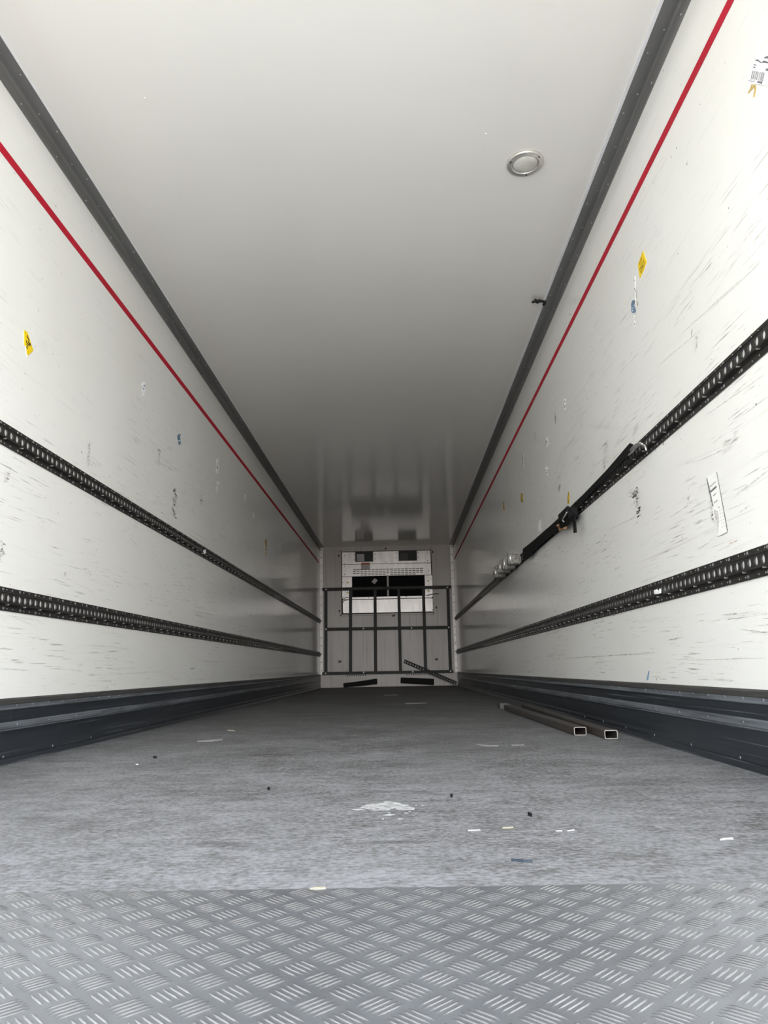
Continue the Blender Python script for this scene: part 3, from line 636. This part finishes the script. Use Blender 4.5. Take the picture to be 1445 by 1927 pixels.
# perforated angle leaning on the frame
A = Vector((0.265, DEP - 0.030, 0.0)); A.z = fx(*c1(822, 1192)).z; B = Vector((1.19, DEP - 0.30, 0.012))
P = onfloor(859, 1291); B.x = min(1.195, P.x)
mb = MB(); t = (B - A); Ln = t.length; t.normalize(); n0 = Vector((0, -1, 0)); up = t.cross(n0).normalized(); up = up if up.z > 0 else -up; n0 = up.cross(t); n0 = n0 if n0.y < 0 else -n0
nh = int(Ln / 0.05); pw = Ln / nh; hh = 0.060
for k in range(nh):
    o = A + t * (k * pw); c = o + t * pw / 2 + up * hh / 2
    per = []
    for q in range(12):
        e_ = q // 3; f = (q % 3) / 3 * 2 - 1; per.append(((f, -1), (1, f), (-f, 1), (-1, -f))[e_])
    vs = [c + t * px * pw / 2 + up * pz * hh / 2 for px, pz in per] + [c + (t * px + up * pz) / math.hypot(px, pz) * 0.014 for px, pz in per]
    vs2 = [x + n0 * -0.004 for x in vs]
    mb.add(vs + vs2, [(q, (q + 1) % 12, 12 + (q + 1) % 12, 12 + q) for q in range(12)] + [(24 + q, 36 + q, 36 + (q + 1) % 12, 24 + (q + 1) % 12) for q in range(12)] + [(12 + q, 12 + (q + 1) % 12, 36 + (q + 1) % 12, 36 + q) for q in range(12)])
mb.prism([A + up * hh, B + up * hh, B + up * hh + n0 * 0.035, A + up * hh + n0 * 0.035], up * 0.004)
tag(mb.build('perforated_angle', ['frame']), 'perforated steel angle leaning diagonally in the right front corner', 'metal bar')
# rubber bumpers on the skirting
for pts, lab in ((((320, 1376), (470, 1357), (618, 1334), (625, 1340), (625, 1384), (470, 1402), (335, 1420), (322, 1418)), 'tilted black rubber bumper on the left of the front skirting, one end down'),
                 (((838, 1324), (985, 1328), (1136, 1336), (1139, 1342), (1137, 1393), (985, 1384), (838, 1375), (835, 1368)), 'nearly level black rubber bumper on the right of the front skirting')):
    q = [fx(*c1(*p), 0.012) for p in pts]
    for x in q: x.z = max(x.z, 0.004)
    mb = MB(); mb.prism(q, (0, -0.07, 0)); tag(mb.build('rubber_bumper', ['rubber']), lab, 'bumper', 'rubber bumpers on the front skirting')
# ------------------------------------------------------------------ steel tubes lying on the floor
def steel_tube(near, far, wdt, hgt, label, tape):
    N = Vector((*onfloor(*near)[:2], 0.0)); Fp = Vector((*far, 0.0)); t = (Fp - N); L = t.length; t.normalize(); r = Vector((t.y, -t.x, 0))
    root = thing('steel_tube', label, 'tube', tuple(N), 'steel tubes on the floor')
    def ring(y, w_, h_, off, rad):
        P = []
        for cx, cz, a0 in ((w_ - rad, h_ - rad, 0), (rad, h_ - rad, 90), (rad, rad, 180), (w_ - rad, rad, 270)):
            for k in range(4):
                an = math.radians(a0 + k * 30); P.append(N + r * (off + cx + rad * math.cos(an)) + Vector((0, 0, off + cz + rad * math.sin(an) + 0.0006)) + t * y)
        return P
    th = 0.0035; o0, o1 = ring(0, wdt, hgt, 0, .007), ring(L, wdt, hgt, 0, .007)
    i0, i1 = ring(0, wdt - 2 * th, hgt - 2 * th, th, .004), ring(L, wdt - 2 * th, hgt - 2 * th, th, .004)
    mb = MB(); n = 16; mb.add(o0 + o1 + i0 + i1, [(k, (k + 1) % n, n + (k + 1) % n, n + k) for k in range(n)] + [(2 * n + k, 3 * n + k, 3 * n + (k + 1) % n, 2 * n + (k + 1) % n) for k in range(n)] + [(n + k, n + (k + 1) % n, 3 * n + (k + 1) % n, 3 * n + k) for k in range(n)])
    mb.build('tube_body', ['tube'], root)
    mb = MB(); e0 = ring(-0.001, wdt, hgt, 0, .007); e1 = ring(-0.001, wdt - 2 * th, hgt - 2 * th, th, .004)
    o0b, i0b = ring(0.0005, wdt, hgt, 0, .007), ring(0.0005, wdt - 2 * th, hgt - 2 * th, th, .004)
    mb.add(e0 + e1 + o0b + i0b, [(k, (k + 1) % n, n + (k + 1) % n, n + k) for k in range(n)] + [(k, 2 * n + k, 2 * n + (k + 1) % n, (k + 1) % n) for k in range(n)] + [(n + k, n + (k + 1) % n, 3 * n + (k + 1) % n, 3 * n + k) for k in range(n)]); mb.build('cut_end', ['tubeend'], root)
    if tape:
        a0 = ring(L - 0.32, wdt + .003, hgt + .0022, -.0015, .007); a1 = ring(L - 0.12, wdt + .003, hgt + .0022, -.0015, .007)
        for P in a0 + a1: P.z = max(P.z, 0.0004)
        mb = MB(); mb.add(a0 + a1, [(k, (k + 1) % n, n + (k + 1) % n, n + k) for k in range(n)]); o = mb.build('tape_wrap', ['tape'], root); o['label'] = 'pale tape wrapped round the far end'
    return root
steel_tube((1080.5, 1384.5), (0.953, 5.79), 0.056, 0.037, 'dark rectangular steel tube with pale tape at its far end, left of the two', True)
steel_tube((1138, 1391.2), (1.093, 5.53), 0.056, 0.037, 'rusty dark rectangular steel tube beside the right kick plate, without tape', False)
# ------------------------------------------------------------------ strap, cardboard and fittings on the upper right rail
st = thing('lashing_strap', 'black webbing strap with ratchet and hook along the upper right rail', 'strap', (HW - 0.03, 4.25, 1.18))
def ribbon(mb, rows, th=0.003):                             # rows of (top point, bottom point)
    vs = []; n = len(rows)
    for a, b_ in rows: vs += [a, b_, (a[0] - th, a[1], a[2]), (b_[0] - th, b_[1], b_[2])]
    fs = []
    for i in range(n - 1):
        o = 4 * i; fs += [(o, o + 1, o + 5, o + 4), (o + 2, o + 6, o + 7, o + 3), (o, o + 4, o + 6, o + 2), (o + 1, o + 3, o + 7, o + 5)]
    fs += [(0, 2, 3, 1), (4 * n - 4, 4 * n - 3, 4 * n - 1, 4 * n - 2)]
    mb.add(vs, fs)
X = lambda d: HW - d
def strap_rows(rows): return [(tuple(onwall(1, *a, d)), tuple(onwall(1, *b_, d))) for a, b_, d in rows]
mb = MB(); ribbon(mb, strap_rows([((1191, 836), (1197, 846), .036), ((1186, 834), (1190, 850), .034), ((1178, 843), (1180, 861), .030), ((1160, 864), (1163, 878), .026), ((1140, 887), (1143, 898), .024), ((1112, 916), (1116, 925), .022), ((1085, 944), (1090, 954), .022), ((1073, 957), (1083, 969), .026)]))
mb.build('webbing', ['web'], st)
mb = MB(); ribbon(mb, strap_rows([((1056, 972), (1062, 986), .032), ((1045, 982), (1052, 997), .026), ((1028, 996), (1034, 1011), .024), ((1008, 1014), (1013, 1029), .024), ((992, 1027), (996, 1049), .026), ((984, 1033), (985, 1057), .030)]))
mb.build('webbing', ['web'], st)
ra, rb = onwall(1, 1083, 966, .04), onwall(1, 1057, 981, .04)
zc = (ra.z + rb.z) / 2; ya, yb = ra.y, rb.y; zc2 = zc
mb = MB(); mb.bbox((X(.060), ya, zc - .034), (X(.020), yb, zc + .030), .010); mb.bbox((X(.072), ya + .06, zc - .012), (X(.055), yb - .05, zc + .046), .006)
mb.tube([(X(.068), ya + .05, zc - .01), (X(.02), ya + .05, zc - .01)], 0.026, 12); mb.tube([(X(.068), yb - .07, zc + .012), (X(.02), yb - .07, zc + .012)], 0.030, 12)
mb.build('ratchet', ['web'], st)
mb = MB(); w0 = [onwall(1, *p, .076) for p in ((1066.5, 964), (1060, 975), (1058, 979), (1061, 982))]; mb.tube(w0, 0.004, 6); mb.build('wire_bail', ['alu'], st)
mb = MB(); A1, A2, B1, B2 = (onwall(1, *p, .05) for p in ((1078, 966), (1083, 966), (1085.5, 1002), (1081, 1003)))
mb.prism([A1, A2, B1, B2], (-0.006, 0, 0)); o = mb.build('loose_tail', ['web'], st)
mb = MB(); hk = [onwall(1, *p, .045) for p in ((1183, 856), (1189, 851), (1195, 843), (1201, 838), (1208, 836), (1214, 840), (1216, 848))]; mb.tube(hk, [.004, .0045, .005, .005, .005, .0045, .003], 8)
hk2 = [onwall(1, *p, .062) for p in ((1186, 847), (1192, 840), (1198, 835.5), (1204, 833.5), (1209, 836))]; mb.tube(hk2, .004, 8)
o = mb.build('hook', ['alu'], st); o['label'] = 'bright steel hook at the near end'
# crumpled cardboard
q = [onwall(1, *p, .03) for p in ((1053, 986), (1058, 988.5), (1067, 989), (1068, 995), (1062, 995.5), (1058, 998), (1056, 992), (1052, 988))]
mb = MB()
for i, p in enumerate(q): p.x -= 0.004 * (i % 2)
mb.prism(q, (-0.012, 0.02, 0.0)); tag(mb.build('cardboard_scrap', ['card']), 'crumpled brown cardboard scrap tucked under the strap ratchet', 'cardboard')
# load bar fittings
def fitting(y, dz, label, sz=1.0):
    root = thing('load_bar_fitting', label, 'bracket', (HW, y, 1.16 + dz), 'metal fittings on the upper right rail')
    z0, z1 = 1.128 + dz, 1.208 + dz
    mb = MB(); mb.bbox((X(.115 * sz), y, z0), (X(.0205), y + .10, z1), .006); mb.bbox((X(.125 * sz), y - .008, z0 - .004), (X(.085 * sz), y + .03, z1 + .004), .004); mb.build('body', ['steel'], root)
    mb = MB(); mb.bbox((X(.030), y - .02, z0 + .01), (X(.0185), y + .13, z1 - .02), .004); mb.build('claw', ['steel'], root)
    mb = MB(); mb.tube([(X(.108 * sz), y - .012, z0 - .004), (X(.108 * sz), y - .012, z1 + .016)], .008, 8); mb.tube([(X(.108 * sz), y - .012, z1 + .012), (X(.09 * sz), y + .03, z1 + .035)], .005, 6); mb.build('pin', ['alu'], root)
for y, dz, sz, lab in ((5.86, .000, 1.0, 'nearest of the zinc load bar brackets on the upper right rail, touching the strap end'), (6.14, -.004, 1.05, 'second zinc load bar bracket along the upper right rail, behind the nearest'),
                       (6.42, .002, 1.06, 'third zinc load bar bracket along the upper right rail'), (6.72, -.003, 1.08, 'farthest zinc load bar bracket along the upper right rail')):
    fitting(y, dz, lab, sz)
# black cable tie at the ceiling edge
P = lambda u, v, d=0.012: onceil(u, v, d)
mb = MB(); mb.tube([P(1002, 568.5), P(1008, 567, .02), P(1014, 567, .02), P(1020, 567, .018), P(1025, 568), P(1025.5, 571), P(1022.5, 574)], .008, 8)
for k, (u, v) in enumerate(((1007, 564), (1010, 570.5), (1013, 565), (1013.5, 569.5), (1015.5, 564))):
    mb.tube([P(1011, 567.5, .02), P(u, v, .03)], .007, 6)
tag(mb.build('cable_tie', ['black']), 'black twisted cable tie hanging at the right edge of the ceiling', 'cable tie')
# ------------------------------------------------------------------ stickers and labels on the walls
def flat(mb, s, pts, d0, d1, mi=0):
    q = [onwall(s, *p) for p in pts]
    for x in q: x.x = s * (HW - d0)
    mb.prism(q, NX(s) * (d1 - d0), mi)
def strokes(mb, s, lines, wpx, d):
    for ln in lines:
        for a, b_ in zip(ln[:-1], ln[1:]):
            A, B = Vector(a), Vector(b_); t = (B - A).normalized(); nn = Vector((-t.y, t.x)) * wpx / 2; A -= t * wpx * .3; B += t * wpx * .3
            flat(mb, s, [tuple(A - nn), tuple(B - nn), tuple(B + nn), tuple(A + nn)], d, d + .0004)
k_ = lambda p: (1190 + p[0] * .03373, 465 + p[1] * .03373)
root = thing('yellow_sticker', 'yellow diamond sticker reading TOP ONLY high on the right wall', 'sticker', tuple(onwall(1, 1209, 498)))
mb = MB(); flat(mb, 1, [k_(p) for p in ((600, 190), (800, 820), (640, 1290), (420, 1760), (310, 980))], 0, .0012); mb.build('backing', ['yellow'], root)
def text_on_wall(txt, s, u0, u1, hgt_px_pts, parent):
    cu = bpy.data.curves.new('lettering', 'FONT'); cu.body = txt; cu.size = 1.0; cu.extrude = 0.0
    to = bpy.data.objects.new('lettering_source', cu); COL.objects.link(to); bpy.context.view_layer.update()
    me = bpy.data.meshes.new_from_object(to.evaluated_get(bpy.context.evaluated_depsgraph_get())); bpy.data.objects.remove(to)
    A, B, Cc = onwall(s, *u0), onwall(s, *u1), onwall(s, *hgt_px_pts)
    xs = [v.co.x for v in me.vertices]; ys = [v.co.y for v in me.vertices]; x0, x1, y0, y1 = min(xs), max(xs), min(ys), max(ys)
    ex = B - A; ey = Cc - A
    for v in me.vertices:
        q = A + ex * ((v.co.x - x0) / (x1 - x0)) + ey * ((v.co.y - y0) / (y1 - y0)); v.co = (s * (HW - .0016), q.y, q.z)
    me.materials.append(M['ink']); me.name = 'lettering'
    o = bpy.data.objects.new('lettering', me); COL.objects.link(o); o.parent = parent; o.matrix_parent_inverse = Matrix.Translation(parent.location).inverted()
    return o
text_on_wall('ONLY', 1, k_((500, 1480)), k_((730, 880)), k_((400, 1250)), root)
text_on_wall('TOP', 1, k_((440, 1090)), k_((580, 640)), k_((375, 960)), root)
k_ = lambda p: (p[0] * .0692, 600 + p[1] * .0692)
root = thing('yellow_sticker', 'torn yellow sticker with black handwriting on the left wall', 'sticker', tuple(onwall(-1, 53, 645)))
mb = MB(); flat(mb, -1, [k_(p) for p in ((650, 305), (740, 360), (900, 860), (755, 1000), (715, 930), (700, 740), (655, 720))], 0, .0012); mb.build('backing', ['yellow'], root)
mb = MB(); strokes(mb, -1, [[k_(p) for p in ln] for ln in (((735, 455), (735, 495), (775, 560), (775, 625), (715, 700)), ((800, 655), (745, 730), (715, 770), (740, 805)), ((800, 660), (822, 718)), ((785, 690), (792, 735)), ((712, 590), (712, 645)))], 1.5, .0013); mb.build('handwriting', ['ink'], root)
mb = MB(); flat(mb, -1, [k_(p) for p in ((690, 745), (700, 850), (720, 1020), (745, 1000), (712, 930), (700, 760))], 0, .001); mb.build('torn_paper', ['paper'], root)
# barcode label top right
k_ = lambda p: (1390 + p[0] * .05706, 80 + p[1] * .05706)
root = thing('shipping_label', 'crumpled white shipping label with a barcode at the upper right', 'label', tuple(onwall(1, 1432, 130)))
mb = MB(); flat(mb, 1, [k_(p) for p in ((285, 1310), (420, 900), (520, 540), (600, 450), (760, 420), (900, 430), (1400, 480), (1300, 1500), (780, 1390), (560, 1370))], 0, .0012); mb.build('paper_backing', ['paper'], root)
mb = MB()
x = 0.0
while x < 1:
    wv = random.uniform(.02, .07)
    L0 = Vector((470 + (860 - 470) * x, 930 + 60 * x)); L1 = Vector((410 + (800 - 410) * x, 1190 + 90 * x)); dx = (860 - 470) * wv
    flat(mb, 1, [k_((L0.x, L0.y)), k_((L0.x + dx, L0.y)), k_((L1.x + dx, L1.y)), k_((L1.x, L1.y))], .0012, .0016); x += wv + random.uniform(.02, .06)
mb.build('barcode', ['print'], root)
mb = MB()
for pts in (((560, 570), (640, 550), (770, 660), (760, 690), (640, 610), (560, 600)), ((780, 640), (850, 590), (1100, 680), (1100, 720), (900, 670), (780, 665)), ((850, 480), (960, 440), (1100, 470), (1100, 540), (860, 520)), ((510, 700), (600, 740), (600, 770), (505, 740)), ((495, 790), (570, 810), (570, 840), (490, 820)), ((900, 860), (1050, 840), (1050, 960), (910, 930)), ((340, 1245), (540, 1290), (535, 1310), (335, 1265)), ((400, 1215), (560, 1240), (560, 1255), (395, 1230)), ((640, 1260), (800, 1290), (780, 1370), (620, 1320))):
    flat(mb, 1, [k_(p) for p in pts], .0012, .0016)
mb.build('print', ['print'], root)
mb = MB(); flat(mb, 1, [k_(p) for p in ((420, 1390), (560, 1390), (580, 1500), (530, 1800), (480, 1800), (520, 1560), (500, 1480), (430, 1570), (320, 1690), (300, 1670), (390, 1500))], 0, .001)
o = mb.build('tape_shred', ['string'], root); o['label'] = 'straw-coloured tape shred under the label'
# faded label with table, lower right
k_ = lambda p: (1280 + p[0] * .166, 860 + p[1] * .166)
root = thing('faded_label', 'faded torn white label between the two rails of the right wall', 'label', tuple(onwall(1, 1345, 945)))
mb = MB(); flat(mb, 1, [k_(p) for p in ((300, 240), (415, 160), (540, 840), (430, 900), (440, 800), (380, 690), (370, 560))], 0, .0010); mb.build('paper_backing', ['oldpaper'], root)
mb = MB()
for pts in (((330, 340), (405, 275), (407, 282), (333, 348)), ((343, 385), (412, 322), (417, 345), (350, 405)), ((375, 437), (405, 408), (407, 418), (378, 445)), ((388, 516), (423, 488), (425, 496), (390, 524)), ((434, 568), (446, 560), (447, 572), (436, 578)),
            ((412, 165), (420, 170), (545, 840), (536, 845)), ((300, 240), (308, 236), (335, 345), (380, 555), (372, 560), (330, 400)), ((415, 905), (470, 885), (540, 850), (538, 856), (470, 893))):
    flat(mb, 1, [k_(p) for p in pts], .0010, .0014)
for i in range(6):
    y = 600 + i * 38; flat(mb, 1, [k_(p) for p in ((448 + i * 6, y), (453 + i * 6, y), (454 + i * 6, y + 8), (449 + i * 6, y + 8))], .001, .0014); flat(mb, 1, [k_(p) for p in ((470 + i * 6, y - 12), (475 + i * 6, y - 12), (476 + i * 6, y - 4), (471 + i * 6, y - 4))], .001, .0014)
mb.build('print', ['fadedink'], root)
mb = MB(); flat(mb, 1, [k_(p) for p in ((385, 590), (440, 615), (452, 720), (440, 800), (400, 700))], .0010, .0016); mb.build('peeled_patch', ['scuffgrey'], root)
# sticker remnants
def remnant(s, u, v, w_, h_, mats, label, cat='sticker remnant'):
    n = 6; lf = []; rt = []
    for k in range(n):
        t = k / (n - 1) - 0.5; g = 0.35 + 0.65 * random.random(); g2 = 0.35 + 0.65 * random.random(); o = random.uniform(-.12, .12) * w_
        lf.append((u - w_ / 2 * g + o, v + t * h_)); rt.append((u + w_ / 2 * g2 + o, v + t * h_ + random.uniform(-.05, .05) * h_))
    pts = lf + rt[::-1]
    mb = MB(); flat(mb, s, pts, 0, .0009, 0)
    if len(mats) > 1:
        for _ in range(4):
            a = u + random.uniform(-.25, .25) * w_; b_ = v + random.uniform(-.35, .35) * h_; x_ = w_ * random.uniform(.08, .22); y_ = h_ * random.uniform(.03, .08)
            flat(mb, s, [(a - x_, b_ - y_), (a + x_, b_ - y_ * .3), (a + x_ * .6, b_ + y_), (a - x_ * .4, b_ + y_ * .6)], .0009, .0012, random.randint(1, len(mats) - 1))
    return tag(mb.build('sticker_remnant', mats), label, cat, 'sticker remnants on the walls')
for a in ((-1, 269.5, 732, 9, 26, ['paper', 'bluetint', 'bluetint', 'print'], 'blue and white sticker scrap on the left wall, right of the yellow sticker'),
          (-1, 337.5, 827, 8, 20, ['bluetint', 'print', 'paper'], 'bluish sticker scrap on the left wall, midway between rail and red stripe'),
          (-1, 409, 877, 6, 26, ['paper', 'print', 'bluetint'], 'grey-blue torn scrap on the left wall, directly above a white one'),
          (-1, 409.5, 916, 6, 20, ['paper', 'print'], 'white torn sticker scrap on the left wall above the upper rail'),
          (-1, 461.5, 936, 3, 9, ['paper', 'print'], 'tiny white flake on the left wall nearest the red stripe'),
          (-1, 477, 970, 4, 9, ['paper', 'print'], 'small white scrap on the left wall beyond the tiny flake'),
          (-1, 500, 1030, 5, 32, ['string', 'paper', 'print'], 'long straw-coloured sticker strip low on the dark left wall'),
          (-1, 527, 1028, 3, 14, ['paper', 'print'], 'white speckled scrap on the left wall beside the straw-coloured strip'),
          (1, 1195, 545, 3, 50, ['paper', 'print'], 'thin white printed strip under the diamond sticker on the right wall'),
          (1, 1191, 577, 11, 24, ['bluetint', 'print', 'paper'], 'blue triangular scrap below the yellow diamond sticker, right wall'),
          (1, 1194, 604, 4, 22, ['paper', 'print'], 'pale torn strip just below the blue triangular scrap'),
          (1, 1063, 761, 8, 22, ['paper', 'print'], 'white curled scrap on the right wall near the red stripe'),
          (1, 1046, 785, 5, 26, ['scuffgrey', 'print'], 'grey worn scrap left of the white curled one, right wall'),
          (1, 1029, 832, 6, 18, ['paper', 'print'], 'white and brown peeling scrap on the right wall, upper of two in line'),
          (1, 1028.5, 886, 6, 16, ['paper', 'print', 'print'], 'white and black peeling scrap on the right wall, lower of two in line'),
          (1, 983, 868, 5, 26, ['scuffgrey', 'paper', 'print'], 'grey scrap on the right wall closest to the red stripe'),
          (1, 982.5, 936.5, 5.5, 17, ['yellowold', 'print', 'ink'], 'yellow worn sticker piece on the right wall, middle of three yellow bits'),
          (1, 1069.5, 937, 4.5, 22, ['yellowold', 'yellow', 'ink'], 'narrow yellow strip on the right wall just above the strap'),
          (1, 948, 952, 4, 16, ['string', 'ink', 'yellow'], 'dull yellow sliver deepest along the right wall'),
          (1, 1016, 990, 7, 20, ['paper', 'paper'], 'white scrap on the right wall just above the strap end')):
    remnant(*a)
mb = MB(); flat(mb, 1, [(1220.6, 1262), (1222.2, 1262.4), (1220, 1279), (1217.6, 1280.4), (1216.6, 1279)], 0, .0008); tag(mb.build('blue_mark', ['bluetint']), 'short blue mark low on the right wall above the kick plate', 'mark')
# white plastic shreds caught in rails
for s, pts, lab in ((1, ((1232, 1112), (1236, 1109), (1239, 1113), (1243, 1108), (1244, 1116), (1239, 1118), (1234, 1118)), 'white plastic shred caught in the lower right rail'),
                    (-1, ((382, 1036), (386, 1034), (387, 1040), (384, 1043)), 'white plastic shred caught in the upper left rail')):
    q = [onwall(s, *p, .019) for p in pts]; mb = MB(); mb.prism(q, NX(s) * .004); tag(mb.build('plastic_shred', ['paper']), lab, 'shred')
# ------------------------------------------------------------------ litter on the floor
def litter(name, pts, mat, h, label, cat):
    q = [onfloor(*p) for p in pts]
    for x in q: x.z = 0.0006
    mb = MB(); mb.prism(q, (0, 0, h)); tag(mb.build(name, [mat]), label, cat)
litter('paper_strip', ((371, 1394.5), (392, 1393), (418, 1391.5), (419, 1393), (400, 1395.5), (372, 1396)), 'tape', .0008, 'flat pale paper strip on the floor at mid left', 'paper')
litter('wood_splinter', ((427, 1374), (440, 1374.5), (443, 1376), (430, 1375.8)), 'wood', .0015, 'short straw-coloured splinter on the floor behind the pale paper strip', 'splinter')
litter('paper_strip', ((761, 1323), (800, 1322.5), (803, 1324), (764, 1325)), 'tape', .0008, 'long pale strip on the floor far ahead, before the bumpers', 'paper')
litter('paper_strip', ((722, 1307.8), (748, 1307), (749, 1308.4), (724, 1308.8)), 'tape', .0006, 'faint pale strip on the darkest floor near the front wall', 'paper')
litter('paper_scrap', ((1355, 1581), (1362, 1579), (1379, 1578), (1380, 1580.5), (1368, 1580.5), (1356, 1582.5)), 'litter', .0015, 'white paper scrap on the near right floor', 'paper')
litter('wood_splinter', ((583, 1674), (592, 1671), (612, 1671), (613, 1673), (596, 1674.5)), 'wood', .001, 'cream wood splinter at the edge of the tread plate', 'splinter')
litter('blue_thread', ((962, 1619.5), (985, 1622), (1002, 1622.5), (1002, 1623.4), (985, 1623.0), (962, 1620.4)), 'bluethread', .003, 'dark blue thread on the near floor right of centre', 'thread')
litter('black_crumb', ((993, 1533), (997, 1534.5), (1001, 1536), (1001, 1538), (996, 1536.5), (993, 1534.5)), 'rubber', .006, 'bent black rubber crumb on the floor right of the paint splash', 'crumb')
litter('black_crumb', ((847, 1499.2), (851, 1498.6), (852, 1500.6), (848, 1501.2)), 'rubber', .006, 'tiny dark crumb on the floor above and right of the paint splash', 'crumb')
litter('black_crumb', ((503, 1485.6), (507, 1485), (508, 1487), (504, 1487.4)), 'rubber', .006, 'tiny dark crumb on the floor left of the paint splash', 'crumb')
litter('paper_strip', ((880, 1563), (903, 1562), (904, 1563.4), (881, 1564.4)), 'litter', .0008, 'thin white strip on the near floor, right of the paint splash', 'paper')
litter('paper_strip', ((945, 1558.5), (966, 1557), (966, 1558.8), (946, 1559.8)), 'wood', .001, 'thin cream strip on the near floor left of the blue thread', 'paper')
litter('wood_splinter', ((1045, 1564.3), (1058, 1564), (1058, 1565.2), (1046, 1565.4)), 'litter', .001, 'short white splinter on the near floor below the steel tubes, left of a pair', 'splinter')
litter('wood_splinter', ((1067, 1564.2), (1080, 1562), (1081, 1563.2), (1068, 1565.4)), 'litter', .001, 'short white splinter on the near floor below the steel tubes, right of a pair', 'splinter')
litter('paper_scrap', ((894, 1401), (906, 1401.5), (920, 1403), (938, 1403), (937, 1404.5), (915, 1405), (904, 1403.5)), 'tape', .0006, 'ragged pale scrap on the floor left of the steel tubes', 'paper')
litter('paper_scrap', ((962, 1402), (985, 1401.6), (987, 1402.8), (964, 1403.4)), 'tape', .0006, 'narrow pale scrap on the floor closest to the taped steel tube', 'paper')
litter('plastic_chip', ((255, 1438.5), (259, 1438), (261, 1439.4), (256, 1440.2)), 'litter', .002, 'small white chip on the floor at the near left', 'chip')
litter('black_crumb', ((288, 1426), (293, 1425.6), (295, 1427.2), (289, 1427.6)), 'rubber', .006, 'dark crumb on the left floor just beyond the white chip', 'crumb')
bpy.context.view_layer.update()
